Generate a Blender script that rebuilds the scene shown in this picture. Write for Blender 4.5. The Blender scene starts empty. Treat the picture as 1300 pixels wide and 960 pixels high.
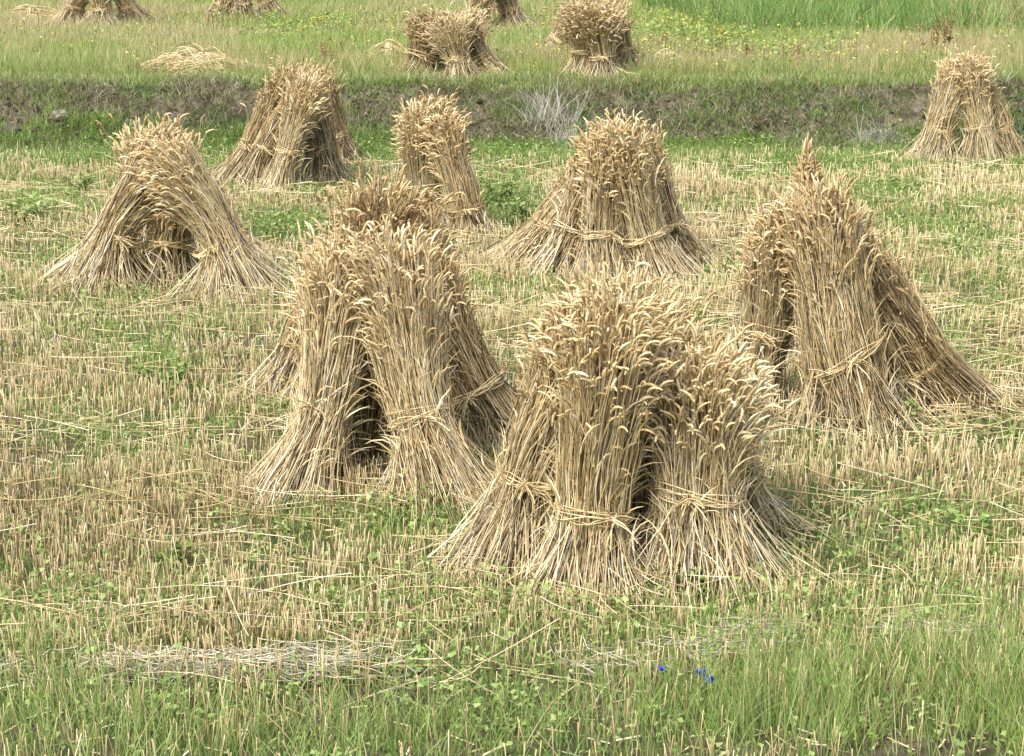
import bpy, math, numpy as np
from mathutils import Vector
R = np.random.default_rng(11)
scene = bpy.context.scene
COL = scene.collection

# ------------------------------------------------------------------ camera
FPX, CX, CY = 2500.0, 650.0, 480.0          # focal length in pixels of the 1300 px wide photo
PITCH = math.radians(13.37); CAMH = 2.7
cam_d = bpy.data.cameras.new('camera'); cam = bpy.data.objects.new('camera', cam_d); COL.objects.link(cam)
cam.location = (0, 0, CAMH); cam.rotation_euler = (math.radians(90) - PITCH, 0, 0)
cam_d.sensor_width = 36; cam_d.lens = 36 * FPX / 1300; cam_d.clip_start = 0.1; cam_d.clip_end = 2000
scene.camera = cam
sp, cp = math.sin(PITCH), math.cos(PITCH)

def ray(px, py):
    a, b = (px - CX) / FPX, (py - CY) / FPX
    return np.array([a, cp - b * sp, -sp - b * cp])
def on_plane(px, py, z=0.0):
    d = ray(px, py); s = (z - CAMH) / d[2]
    return np.array([0, 0, CAMH]) + d * s
def at_depth(px, py, Y):
    d = ray(px, py); return np.array([0, 0, CAMH]) + d * (Y / d[1])
def proj(x, y, z):
    dz = z - CAMH
    dep = y * cp - dz * sp; up = y * sp + dz * cp
    return CX + FPX * x / dep, CY - FPX * up / dep

# ------------------------------------------------------------------ noise
def _h(i, j, s):
    n = (i * 374761393 + j * 668265263 + s * 974634777) & 0x7fffffff
    n = ((n ^ (n >> 13)) * 1274126177) & 0x7fffffff
    return ((n ^ (n >> 16)) & 0xffff) / 65535.0
def noise(x, y, s=0):
    x = np.asarray(x, float); y = np.asarray(y, float)
    i = np.floor(x).astype(np.int64); j = np.floor(y).astype(np.int64)
    u = x - i; v = y - j; u = u * u * (3 - 2 * u); v = v * v * (3 - 2 * v)
    return (_h(i, j, s) * (1 - u) + _h(i + 1, j, s) * u) * (1 - v) + (_h(i, j + 1, s) * (1 - u) + _h(i + 1, j + 1, s) * u) * v
def fbm(x, y, s=0, o=4):
    t = 0; a = .5; n = 0
    for k in range(o):
        t = t + a * noise(x * 2 ** k, y * 2 ** k, s + k * 7); n += a; a *= .5
    return t / n
def sstep(a, b, x):
    t = np.clip((x - a) / (b - a), 0, 1); return t * t * (3 - 2 * t)

# ------------------------------------------------------------------ terrain
TZ = 0.75
def toe(x): return 22.05 + 0.02 * x + 0.25 * (noise(x * .8, 3.1 + 0 * x, 5) - .5)
def height(x, y):
    x = np.asarray(x, float); y = np.asarray(y, float)
    t0 = toe(x); w = 0.95 + 0.35 * (noise(x * .6, 0 * x, 9) - .5)
    s = np.clip((y - t0) / w, 0, 1)
    prof = np.where(s < .25, .9 * s * s * 1.6, 0.09 + (s - .25) * 1.28); prof = np.clip(prof, 0, 1); prof = prof - .03 * np.exp(-((s - 1) / .12) ** 2)
    z = TZ * prof
    bankness = np.exp(-((s - .55) / .3) ** 2) * ((y > t0) & (y < t0 + w))
    z = z + bankness * (0.26 * (fbm(x * 3, y * 5, 21) - .5) + .16 * (fbm(x * 11, y * 14, 22, 2) - .5) + .05 * (noise(x * 24, y * 30, 24) - .5))
    z = z + 0.09 * (fbm(x * .9, y * .2, 27) - .5) * np.clip((y - t0) / w, 0, 1)
    z = z + 0.05 * (fbm(x * 1.3, y * 1.3, 2) - .5) + 0.02 * (noise(x * 9, y * 9, 3) - .5)
    z = z + np.clip(y - 24, 0, 400) * 0.004
    return z

# ------------------------------------------------------------------ mesh helpers
def new_mesh(name, V, Q, T=None, col=None, mat=None, smooth=True):
    me = bpy.data.meshes.new(name)
    V = np.asarray(V, np.float32); nq = 0 if Q is None else len(Q); nt = 0 if T is None else len(T)
    me.vertices.add(len(V)); me.vertices.foreach_set('co', V.ravel())
    loops = []
    if nq: loops.append(np.asarray(Q, np.int32).ravel())
    if nt: loops.append(np.asarray(T, np.int32).ravel())
    L = np.concatenate(loops)
    me.loops.add(len(L)); me.loops.foreach_set('vertex_index', L)
    me.polygons.add(nq + nt)
    st = np.concatenate([np.arange(nq) * 4, nq * 4 + np.arange(nt) * 3]).astype(np.int32)
    tot = np.concatenate([np.full(nq, 4), np.full(nt, 3)]).astype(np.int32)
    me.polygons.foreach_set('loop_start', st); me.polygons.foreach_set('loop_total', tot)
    me.polygons.foreach_set('use_smooth', np.full(nq + nt, smooth, bool))
    if col is not None:
        c = np.ones((len(V), 4), np.float32); c[:, :3] = col
        at = me.color_attributes.new('tint', 'FLOAT_COLOR', 'POINT'); at.data.foreach_set('color', c.ravel())
    me.update(); me.validate(verbose=False)
    if mat: me.materials.append(mat)
    return me

class Geo:
    def __init__(s): s.V, s.Q, s.T, s.C, s.n = [], [], [], [], 0
    def add(s, V, Q=None, T=None, C=None):
        if len(V) == 0: return
        s.V.append(V); s.C.append(np.clip(C, 0, 1))
        if Q is not None and len(Q): s.Q.append(Q + s.n)
        if T is not None and len(T): s.T.append(T + s.n)
        s.n += len(V)
    def build(s, name, mat, parent=None, origin=None, smooth=True):
        V = np.concatenate(s.V); C = np.concatenate(s.C)
        Q = np.concatenate(s.Q) if s.Q else None; T = np.concatenate(s.T) if s.T else None
        if origin is not None: V = V - np.asarray(origin)
        me = new_mesh(name, V, Q, T, C, mat, smooth)
        o = bpy.data.objects.new(name, me); COL.objects.link(o)
        if parent is not None: o.parent = parent
        elif origin is not None: o.location = origin
        return o

def tag(o, label=None, cat=None, group=None, kind=None):
    if label: o['label'] = label
    if cat: o['category'] = cat
    if group: o['group'] = group
    if kind: o['kind'] = kind
    return o
def empty(name, loc):
    o = bpy.data.objects.new(name, None); o.location = loc; o.empty_display_size = .2; COL.objects.link(o); return o

def frames(P):
    T = np.gradient(P, axis=1); T /= np.linalg.norm(T, axis=2, keepdims=True) + 1e-9
    ref = np.array([0.31, 0.93, 0.17]); A = np.cross(T, ref); A /= np.linalg.norm(A, axis=2, keepdims=True) + 1e-6
    return T, A, np.cross(T, A)
def tubes(g, P, rad, sides, col, cap=False):
    """P (N,K,3) centre lines, rad (N,K) radii, col (N,K,3)"""
    N, K = P.shape[:2]
    if N == 0: return
    T, A, B = frames(P)
    ang = np.arange(sides) * 2 * math.pi / sides
    V = P[:, :, None] + rad[:, :, None, None] * (A[:, :, None] * np.cos(ang)[None, None, :, None] + B[:, :, None] * np.sin(ang)[None, None, :, None])
    idx = np.arange(N * K * sides).reshape(N, K, sides)
    a = idx[:, :-1]; b = idx[:, 1:]
    Q = np.stack([a, np.roll(a, -1, 2), np.roll(b, -1, 2), b], -1).reshape(-1, 4)
    C = np.repeat(col[:, :, None], sides, 2).reshape(-1, 3)
    tri = None
    if cap:
        if sides == 3: tri = idx[:, -1].reshape(-1, 3)
        elif sides == 4: Q = np.concatenate([Q, idx[:, -1].reshape(-1, 4)])
    g.add(V.reshape(-1, 3), Q, tri, C)
def ribbons(g, P, wid, side, col):
    """flat blades: side (N,K,3) unit vectors across"""
    N, K = P.shape[:2]
    if N == 0: return
    V = np.stack([P - side * wid[:, :, None], P + side * wid[:, :, None]], 2)
    idx = np.arange(N * K * 2).reshape(N, K, 2)
    Q = np.stack([idx[:, :-1, 0], idx[:, :-1, 1], idx[:, 1:, 1], idx[:, 1:, 0]], -1).reshape(-1, 4)
    g.add(V.reshape(-1, 3), Q, None, np.repeat(col[:, :, None], 2, 2).reshape(-1, 3))
def unit(v): return v / (np.linalg.norm(v, axis=-1, keepdims=True) + 1e-9)
def pal(cols, r):
    cols = np.array(cols); r = np.clip(r, 0, .9999) * (len(cols) - 1); i = r.astype(int); f = (r - i)[..., None]
    return cols[i] * (1 - f) + cols[i + 1] * f
def rep(c, K): return np.repeat(c[:, None], K, 1)

# ------------------------------------------------------------------ materials
def leaf_mat(name, rough=.55, spec=.3, trans=0.0, nscale=30.0, namt=.18):
    m = bpy.data.materials.new(name); m.use_nodes = True; nt = m.node_tree; nt.nodes.clear()
    out = nt.nodes.new('ShaderNodeOutputMaterial'); b = nt.nodes.new('ShaderNodeBsdfPrincipled')
    at = nt.nodes.new('ShaderNodeAttribute'); at.attribute_name = 'tint'
    tc = nt.nodes.new('ShaderNodeTexCoord'); n = nt.nodes.new('ShaderNodeTexNoise'); n.inputs['Scale'].default_value = nscale; n.inputs['Detail'].default_value = 2
    nt.links.new(tc.outputs['Object'], n.inputs['Vector'])
    mr = nt.nodes.new('ShaderNodeMapRange'); mr.inputs[3].default_value = 1 - namt * 1.6; mr.inputs[4].default_value = 1 + namt * 1.6
    nt.links.new(n.outputs['Fac'], mr.inputs[0])
    mx = nt.nodes.new('ShaderNodeVectorMath'); mx.operation = 'SCALE'
    nt.links.new(at.outputs['Color'], mx.inputs[0]); nt.links.new(mr.outputs[0], mx.inputs['Scale'])
    nt.links.new(mx.outputs[0], b.inputs['Base Color'])
    b.inputs['Roughness'].default_value = rough; b.inputs['Specular IOR Level'].default_value = spec
    if trans > 0:
        tr = nt.nodes.new('ShaderNodeBsdfTranslucent'); ms = nt.nodes.new('ShaderNodeMixShader'); ms.inputs[0].default_value = trans
        nt.links.new(mx.outputs[0], tr.inputs['Color']); nt.links.new(b.outputs[0], ms.inputs[1]); nt.links.new(tr.outputs[0], ms.inputs[2])
        nt.links.new(ms.outputs[0], out.inputs[0])
    else: nt.links.new(b.outputs[0], out.inputs[0])
    return m
M_STRAW = leaf_mat('straw', .45, .4, 0, 25, .2)
M_EAR = leaf_mat('wheat_ear', .65, .25, 0, 120, .3)
M_BAND = leaf_mat('straw_band', .5, .35, 0, 40, .25)
M_STUB = leaf_mat('stubble', .6, .3, 0, 12, .2)
M_GREEN = leaf_mat('green_leaf', .5, .35, .3, 9, .2)
M_DRY = leaf_mat('dry_grass', .7, .2, .15, 9, .25)
M_PETAL = leaf_mat('petal', .6, .2, .2, 9, .1)

def soil_mat(name, ramp, scale, green, gscale):
    m = bpy.data.materials.new(name); m.use_nodes = True; nt = m.node_tree; b = nt.nodes['Principled BSDF']
    tc = nt.nodes.new('ShaderNodeTexCoord')
    def nz(s, d=8, r=.65):
        n = nt.nodes.new('ShaderNodeTexNoise'); n.inputs['Scale'].default_value = s; n.inputs['Detail'].default_value = d; n.inputs['Roughness'].default_value = r
        nt.links.new(tc.outputs['Object'], n.inputs['Vector']); return n
    n1 = nz(scale); cr = nt.nodes.new('ShaderNodeValToRGB'); e = cr.color_ramp.elements
    e[0].position = .3; e[0].color = (*ramp[0], 1); e[1].position = .72; e[1].color = (*ramp[2], 1); k = e.new(.5); k.color = (*ramp[1], 1)
    nt.links.new(n1.outputs['Fac'], cr.inputs[0])
    n2 = nz(gscale, 5); c2 = nt.nodes.new('ShaderNodeValToRGB'); c2.color_ramp.elements[0].position = .48; c2.color_ramp.elements[1].position = .6
    nt.links.new(n2.outputs['Fac'], c2.inputs[0])
    mx = nt.nodes.new('ShaderNodeMixRGB'); mx.inputs[2].default_value = (*green, 1)
    nt.links.new(c2.outputs[0], mx.inputs[0]); nt.links.new(cr.outputs[0], mx.inputs[1]); nt.links.new(mx.outputs[0], b.inputs['Base Color'])
    b.inputs['Roughness'].default_value = .95; b.inputs['Specular IOR Level'].default_value = .15
    n3 = nz(scale * 6, 10, .75); bp = nt.nodes.new('ShaderNodeBump'); bp.inputs['Strength'].default_value = .9; bp.inputs['Distance'].default_value = .03
    nt.links.new(n3.outputs['Fac'], bp.inputs['Height']); nt.links.new(bp.outputs[0], b.inputs['Normal'])
    return m
M_FIELD = soil_mat('field_soil', [(.06, .045, .028), (.14, .11, .07), (.27, .22, .14)], 7, (.09, .13, .035), 1.6)
M_BANK = soil_mat('bank_soil', [(.035, .027, .018), (.14, .11, .075), (.32, .28, .21)], 8, (.06, .085, .03), 2.2)
M_TERR = soil_mat('terrace_soil', [(.09, .09, .03), (.16, .16, .06), (.26, .22, .11)], 5, (.07, .12, .03), 1.2)

def grid(name, xs, ys, mat):
    X, Y = np.meshgrid(xs, ys); Z = height(X, Y)
    V = np.stack([X, Y, Z], -1).reshape(-1, 3); ny, nx = X.shape
    i = np.arange(nx * ny).reshape(ny, nx)
    Q = np.stack([i[:-1, :-1], i[:-1, 1:], i[1:, 1:], i[1:, :-1]], -1).reshape(-1, 4)
    o = bpy.data.objects.new(name, new_mesh(name, V, Q, None, None, mat)); COL.objects.link(o); o['kind'] = 'structure'; return o
XS = np.concatenate([[-600, -250, -100, -50, -28, -18], np.arange(-12, 12.01, .05), [18, 28, 50, 100, 250, 600]])
Y0, Y1 = 21.6, 23.7
grid('field', XS, np.concatenate([[-300, -100, -30, -8, 0, 3], np.arange(4.5, Y0 + .001, .05), [Y0]]), M_FIELD)
grid('bank', XS, np.arange(0, 1.0001, 1 / 84) * (Y1 - Y0) + Y0, M_BANK)
grid('terrace', XS, np.concatenate([np.arange(Y1, 46, .12), [50, 60, 80, 120, 200, 400, 900]]), M_TERR)

# ------------------------------------------------------------------ sheaves
STRAW = [(.085, .055, .022), (.28, .19, .08), (.53, .39, .18), (.67, .53, .275), (.79, .665, .40), (.88, .79, .56)]
EARC = [(.21, .13, .055), (.41, .285, .13), (.58, .435, .215), (.69, .555, .315), (.81, .70, .46)]

def ear_geo(g, base, tang, out, L, wr, tone, rings, sides, droop):
    """nodding ears: base (N,3), start direction tang, bending towards out and down"""
    N = len(base)
    seg = L[:, None] / (rings - 1)
    P = np.zeros((N, rings, 3)); P[:, 0] = base; d = tang.copy()
    bend = unit(out * np.abs(R.normal(.55, .5, (N, 1))) + np.array([0, 0, -1.]) * R.uniform(.1, 1.0, (N, 1)) + R.normal(0, .35, (N, 3)))
    for k in range(1, rings):
        d = unit(d + bend * (droop[:, None] / rings)); P[:, k] = P[:, k - 1] + d * seg
    u = np.linspace(0, 1, rings)
    prof = np.sin(np.pi * np.clip(u * .86 + .1, 0, 1)) ** .6
    prof = prof * np.where(np.arange(rings) % 2 == 0, .74, 1.12); prof[0] = .28; prof[-1] = .16
    rad = wr[:, None] * prof[None]
    c = pal(EARC, np.clip(tone[:, None] + R.normal(0, .07, (N, rings)), 0, 1))
    tubes(g, P, rad, sides, c)
    return P

FEET = []
def sheaf(foot_px, head_px, dy, rb=.26, rw=.13, rt=.20, tb=.34, n=420, flat=1.0, depth=1.0, tone=.5, lod=0, label='', group='', zp=0.0,
          band=True, bow=0.0, out=None, foot_out=(0, 0), droop=1.25, band_tilt=0., name='wheat_sheaf', head_len=.074, strays=.11, shag=1.0, cutfoot=None):
    z0 = zp
    F = on_plane(foot_px[0], foot_px[1], z0); F[1] += rb * .55 * depth; F[2] = float(height(F[0], F[1]))
    H = at_depth(head_px[0], head_px[1], F[1] + dy)
    ax = H - F; L = np.linalg.norm(ax); a = ax / L
    e1 = unit(np.cross(a, np.array([0, 1., 0]))); e1 = e1 * np.sign(e1[0] + 1e-9); e2 = np.cross(a, e1); e2 = e2 * np.sign(e2[1] + 1e-9)
    h1 = np.array([1., 0, 0]); h2 = np.array([0, 1., 0])
    root = empty(name, tuple(F)); tag(root, label, 'sheaf', group); FEET.append((F, rb, foot_out))
    K = (9, 7, 6)[lod]; thick = (1.0, 1.25, 1.6)[lod]
    N = int(n * 1.25); droop = droop * R.uniform(.8, 1.7); shag = shag * R.uniform(.5, 1.25)
    rho = R.uniform(0, 1, N) ** .42; phi = R.uniform(0, 2 * np.pi, N)
    # uneven clumps inside the sheaf
    lump = .12 * np.sin(3 * phi + R.uniform(0, 6)) + .08 * np.sin(5 * phi + R.uniform(0, 6))
    pb = phi + R.normal(0, .28, N); pt = phi + R.normal(0, .36, N) + (R.uniform(0, 1, N) < .06) * R.normal(0, 1.0, N)
    rbq = np.clip(rho * (1 + lump) + R.normal(0, .10, N), 0.02, 1.25); rtq = np.clip(rho * (1 - lump) + R.normal(0, .16, N), 0.02, 1.3)
    stray = R.uniform(0, 1, N) < strays
    rbq = np.where(stray, R.uniform(1.0, 1.75, N), rbq)
    rtq = np.where(R.uniform(0, 1, N) < strays * .8, R.uniform(1.0, 1.7, N), rtq)
    rt = rt * (.70, .72, .85)[lod]; rw = rw * 1.13; Lf = np.clip(R.normal(.965, .07, N) + .10 * (R.uniform(0, 1, N) < .035) - (.34, .36, .5)[lod] * rho ** 1.8 * R.uniform(.05, 1, N), .62, 1.2)
    t = np.linspace(0, 1, K)[None] * Lf[:, None]
    fb = np.clip((tb - t) / tb, 0, 1); ft = np.clip((t - tb) / (1 - tb), 0, 1.15)
    OB = rb * rbq[:, None] * np.stack([np.cos(pb), depth * np.sin(pb)], 1); OB = OB + np.array(foot_out) * rb
    OW = rw * rho[:, None] * np.stack([flat * np.cos(phi), np.sin(phi)], 1)
    OT = rt * rtq[:, None] * np.stack([flat * np.cos(pt), np.sin(pt)], 1)
    OB[:, 0] *= 1.0
    ftp = ft ** 1.05
    w0 = fb ** 1.05
    o2 = OW[:, None] * (1 - ftp)[..., None] + OT[:, None] * ftp[..., None]           # (N,K,2)
    o2 = np.where((t < tb)[..., None], OW[:, None] * (1 - w0)[..., None], o2)
    P = F + a * (t * L)[..., None] + o2[..., 0:1] * e1 + o2[..., 1:2] * e2
    P = P + w0[..., None] * (OB[:, None, 0:1] * h1 + OB[:, None, 1:2] * h2)
    side = unit(OT[:, 0:1] * e1 + OT[:, 1:2] * e2 + 1e-4)
    if out is None: outv = side
    else: outv = unit(side * .8 + np.array(out, float))
    # bow of each stalk, and tips leaning outward
    P = P + (np.sin(np.pi * np.clip((t / Lf[:, None] - tb * .8) / (1 - tb * .8), 0, 1)) * R.normal(.005, .014, N)[:, None])[..., None] * side[:, None]
    P = P + e1 * (bow * np.sin(np.pi * t / Lf[:, None]))[..., None]
    sg = R.normal(0, .035, 2); u3 = (t / Lf[:, None])[..., None]; P = P + (e1 * sg[0] + e2 * sg[1]) * np.sin(np.pi * 1.5 * u3) * u3
    tipb = np.clip((t / Lf[:, None] - .7) / .3, 0, 1) ** 2
    P = P + tipb[..., None] * (outv[:, None] * (np.abs(R.normal(.02, .03, N)) * shag)[:, None, None] - np.array([0, 0, 1.]) * (np.abs(R.normal(0, .02, N)) * shag)[:, None, None])
    # wander: straws are never quite parallel
    wob = R.normal(0, .0055, (N, K, 3)); wob[:, :, 2] = 0; wob[:, 0] *= 1.5
    P = P + wob * (1, .8, .8)[lod]
    # feet rest on the ground
    gz = height(P[:, 0, 0], P[:, 0, 1]) + R.uniform(0, .035, N)
    dzf = gz - P[:, 0, 2]; P[:, :, 2] += dzf[:, None] * fb
    P[:, :, 2] = np.maximum(P[:, :, 2], height(P[..., 0], P[..., 1]) + .004)
    rad = (R.uniform(.0015, .0032, N) * thick)[:, None] * np.linspace(1.15, .65, K)[None]
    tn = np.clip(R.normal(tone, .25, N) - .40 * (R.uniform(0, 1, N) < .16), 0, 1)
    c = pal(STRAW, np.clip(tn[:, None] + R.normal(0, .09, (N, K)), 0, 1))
    wr = np.where(R.uniform(0, 1, N) < .08, R.uniform(.4, 1, N), 0)[:, None, None]; c = c * (1 - wr) + wr * c.mean(-1, keepdims=True) * np.array([1.02, .95, .78]) * .85
    gry = (np.clip(1 - t / (tb * 1.1), 0, 1) * .55 * R.uniform(0, 1, N)[:, None])[..., None]
    c = c * (1 - gry) + np.array([1.12, 1.02, .80]) * c.mean(-1, keepdims=True) * 1.15 * gry
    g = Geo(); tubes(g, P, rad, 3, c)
    # dry leaves hanging off the stalks
    nl = int(N * (.75, .55, .35)[lod]); s = R.integers(0, N, nl); k0 = R.integers(1, K - 2, nl)
    b0 = P[s, k0]; tg = unit(P[s, k0 + 1] - b0)
    LL = R.uniform(.08, .26, nl); od = unit(side[s] * R.uniform(.1, 1., (nl, 1)) + R.normal(0, .55, (nl, 3)))
    KK = 5; LP = np.zeros((nl, KK, 3)); LP[:, 0] = b0 + side[s] * .002; d = tg.copy()
    down = np.array([0, 0, -1.]) * R.uniform(0, 1.1, (nl, 1))
    for k in range(1, KK):
        d = unit(d + od * .24 + down * .26); LP[:, k] = LP[:, k - 1] + d * (LL / (KK - 1))[:, None]
    LP[:, :, 2] = np.maximum(LP[:, :, 2], height(LP[..., 0], LP[..., 1]) + .01)
    wv = unit(np.cross(np.gradient(LP, axis=1), unit(R.normal(0, 1, (nl, 1, 3)))))
    wid = (R.uniform(.0022, .0046, nl) * thick)[:, None] * np.array([.7, 1, .9, .6, .12])[None]
    ribbons(g, LP, wid, wv, rep(pal(STRAW, np.clip(R.normal(tone - .02, .26, nl), 0, 1)), KK))
    g.build('stalks', M_STRAW, root, F)
    # ears
    g = Geo(); rings = (11, 8, 5)[lod]; sides = (4, 4, 3)[lod]
    EL = R.uniform(.8, 1.25, N) * head_len * (1, 1.05, 1.2)[lod]; EW = R.uniform(.0052, .0086, N) * (1, 1.15, 1.4)[lod]
    tip = unit(P[:, -1] - P[:, -2])
    ear_geo(g, P[:, -1], tip, outv, EL, EW, np.clip(R.normal(tone - .02, .2, N), 0, 1), rings, sides, np.abs(R.normal(droop, .8, N)))
    g.build('ear_crown', M_EAR, root, F)
    # straw band
    if band:
        g = Geo(); S = (R.integers(6, 13), 8, 6)[lod]; KB = 22
        ka = -np.pi / 2 + R.uniform(-.5, .5)
        th = ka + np.linspace(0, 2 * np.pi, KB)[None] + np.zeros((S, 1))
        rr = rw * (1.0 + .12 * R.uniform(0, 1, (S, 1)) + .03 * np.sin(th * R.integers(2, 6, (S, 1)) + R.uniform(0, 6, (S, 1)))) + .004
        bsp = R.uniform(.011, .024); ht = tb * L + R.normal(0, bsp, (S, 1)) + .016 * np.sin(th * R.integers(1, 4, (S, 1)) + R.uniform(0, 6, (S, 1))) + band_tilt * rw * np.cos(th)
        BP = F + a * ht[..., None] + (rr * flat * np.cos(th))[..., None] * e1 + (rr * np.sin(th))[..., None] * e2
        cb = rep(pal(STRAW, R.uniform(tone - .3, .9, S)), KB)
        tubes(g, BP, np.full((S, KB), .0027 * thick), 4, cb)
        g.build('binding_band', M_BAND, root, F)
        g = Geo(); S = (16, 11, 6)[lod]
        kp = F + a * tb * L + rr.mean() * 1.1 * (flat * math.cos(ka) * e1 + math.sin(ka) * e2)
        dr = unit(e1 * R.choice([-1, 1], (S, 1)) * R.uniform(.3, 1, (S, 1)) + e2 * R.uniform(-.9, -.1, (S, 1)) + a * R.normal(-.15, .55, (S, 1)))
        TL = R.uniform(.04, .17, S); KP = np.zeros((S, 5, 3)); KP[:, 0] = kp + R.normal(0, .008, (S, 3)) - dr * .02; d = dr.copy()
        for k in range(1, 5):
            KP[:, k] = KP[:, k - 1] + d * (TL / 4)[:, None]; d = unit(d + np.array([0, 0, -.3]) + R.normal(0, .1, (S, 3)))
        tubes(g, KP, np.full((S, 5), .0030 * thick), 3, rep(pal(STRAW, R.uniform(.2, .85, S)), 5))
        g.build('band_knot', M_BAND, root, F)
    return root

ST = []
def stook(group, lod, sheaves, **common):
    pull = common.pop('pull', .3); mx = sum(q[2][0] for q in sheaves) / len(sheaves)
    for (label, f, h, dy, kw) in sheaves:
        k = dict(common); k.update(kw); pl = k.pop('pull', pull); h = (h[0] + (mx - h[0]) * pl, h[1])
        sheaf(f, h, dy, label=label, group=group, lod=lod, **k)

# nearest stook, centre of the field
stook('sheaves of the nearest stook', 0, [
 ('rear sheaf whose ears crown the nearest stook behind its tied front sheaves', (770, 640), (755, 382), -.12, dict(rb=.2, rt=.25, tone=.5, n=420)),
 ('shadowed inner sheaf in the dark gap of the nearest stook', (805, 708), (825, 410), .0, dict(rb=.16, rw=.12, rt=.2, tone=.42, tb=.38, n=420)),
 ('left sheaf of nearest stook, feet splayed wide to the left', (658, 744), (706, 408), .1, dict(rb=.25, rw=.12, rt=.17, tone=.52, tb=.37, n=600, foot_out=(-.15, 0), pull=.1)),
 ('tall front sheaf of nearest stook, tied lowest, ears leaning to its rear', (748, 766), (770, 394), .16, dict(pull=0, rb=.215, rw=.125, rt=.24, tone=.6, tb=.28, n=800, foot_out=(-.12, 0), droop=1.2)),
 ('right sheaf of nearest stook, pale, leaning outward with a long straw band', (893, 754), (893, 462), .12, dict(pull=.08, rb=.28, rw=.15, rt=.24, tone=.66, tb=.40, n=800, foot_out=(.12, 0), droop=1.1, band_tilt=-.2)),
 ('low right rear sheaf behind the pale right sheaf of nearest stook', (935, 690), (925, 480), .05, dict(pull=.1, rb=.22, rt=.15, rw=.12, tone=.62, tb=.4, n=330)),
])
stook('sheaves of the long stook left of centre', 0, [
 ('sheaf forming the high rear peak of the stook left of centre', (474, 525), (478, 250), -.10, dict(rb=.16, rt=.28, tone=.34, n=520)),
 ('rear sheaf right of the high peak in the stook left of centre', (545, 522), (522, 285), -.1, dict(rb=.2, rt=.22, tone=.45, n=450)),
 ('rear sheaf left of the high peak in the stook left of centre', (412, 522), (438, 285), -.1, dict(rb=.2, rt=.2, tone=.48, n=420)),
 ('short sheaf slumped outward at the left side of the two-gapped stook', (368, 508), (415, 330), .15, dict(rb=.2, rt=.15, tone=.42, n=420)),
 ('brown sheaf leaning from the right behind the stook beside the nearest one', (640, 572), (535, 335), .1, dict(rb=.24, rw=.14, rt=.19, tone=.42, n=560, tb=.3)),
 ('added inner sheaf, straw toned dark for shade, in gap of stook left of centre', (466, 604), (462, 372), -.12, dict(pull=0, rb=.13, rw=.13, rt=.22, tone=.26, n=420, band=False, strays=.03)),  # sheaf added to fill the gap; its dark tone paints in shade
 ('upright front sheaf left of the black gap, straw spilling leftward at its foot', (396, 640), (440, 322), .26, dict(bow=-.01, pull=.1, rb=.18, rw=.10, rt=.22, tone=.6, tb=.36, n=800, foot_out=(-.5, 0), strays=.14)),
 ('front sheaf right of the black gap, band knotted on its face', (558, 648), (480, 320), .28, dict(bow=.02, pull=.1, rb=.22, rw=.12, rt=.22, tone=.62, tb=.33, n=850, foot_out=(.22, 0))),
])
stook('sheaves of the tent-shaped right stook', 0, [
 ('rear sheaf with upright spike of ears topping the tent-shaped right stook', (1030, 470), (1018, 215), -.02, dict(pull=0, rb=.18, rt=.05, shag=.4, tone=.46, n=380, droop=.9)),
 ('brown sheaf sloping far to the right in the tent-shaped stook', (1200, 530), (1080, 330), .02, dict(pull=0, rb=.27, rw=.17, rt=.20, tone=.34, n=640, tb=.3, foot_out=(.3, 0), bow=.03)),
 ('sparse upright pale sheaf at left edge of the tent-shaped stook', (952, 530), (996, 285), .10, dict(pull=0, rb=.13, rw=.11, rt=.15, tone=.60, n=560, tb=.42, strays=.14)),
 ('broad middle sheaf with slanting band on the tent-shaped right stook', (1098, 552), (1030, 262), .14, dict(pull=0, rb=.24, rw=.17, rt=.17, tone=.50, n=900, tb=.32, band_tilt=.35, flat=1.1)),
 ('brown ridge sheaf between middle and right feet of the tent-shaped stook', (1144, 530), (1048, 290), .06, dict(pull=0, rb=.23, rw=.18, rt=.18, tone=.38, n=520, tb=.3, band=False)),
])
stook('sheaves of the arched stook at the left', 1, [
 ('rear upright sheaf rising at the left of the arched stook', (178, 330), (186, 172), .04, dict(pull=0, rb=.24, rt=.24, tone=.58, n=420)),
 ('rear sheaf at top right of the arched stook', (236, 330), (212, 172), .04, dict(pull=0, rb=.24, rt=.24, tone=.55, n=420)),
 ('small sheaf tucked at the right rear of the arched stook', (312, 335), (278, 238), .05, dict(rb=.2, rt=.1, rw=.1, tone=.5, n=260)),
 ('pale sheaf seen inside the arch of the left stook', (216, 366), (212, 245), .05, dict(rb=.2, rw=.14, rt=.12, tone=.5, tb=.45, n=420)),
 ('left leg of the arched stook, wide foot splayed left', (126, 372), (194, 186), .12, dict(rb=.33, rw=.12, rt=.19, tone=.56, n=620, foot_out=(-.1, 0), tb=.36, bow=-.07)),
 ('right leg of the arched stook, tied low with splayed foot', (292, 380), (216, 188), .12, dict(rb=.31, rw=.12, rt=.2, tone=.58, n=620, foot_out=(.1, 0), tb=.32, bow=.07)),
])

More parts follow.
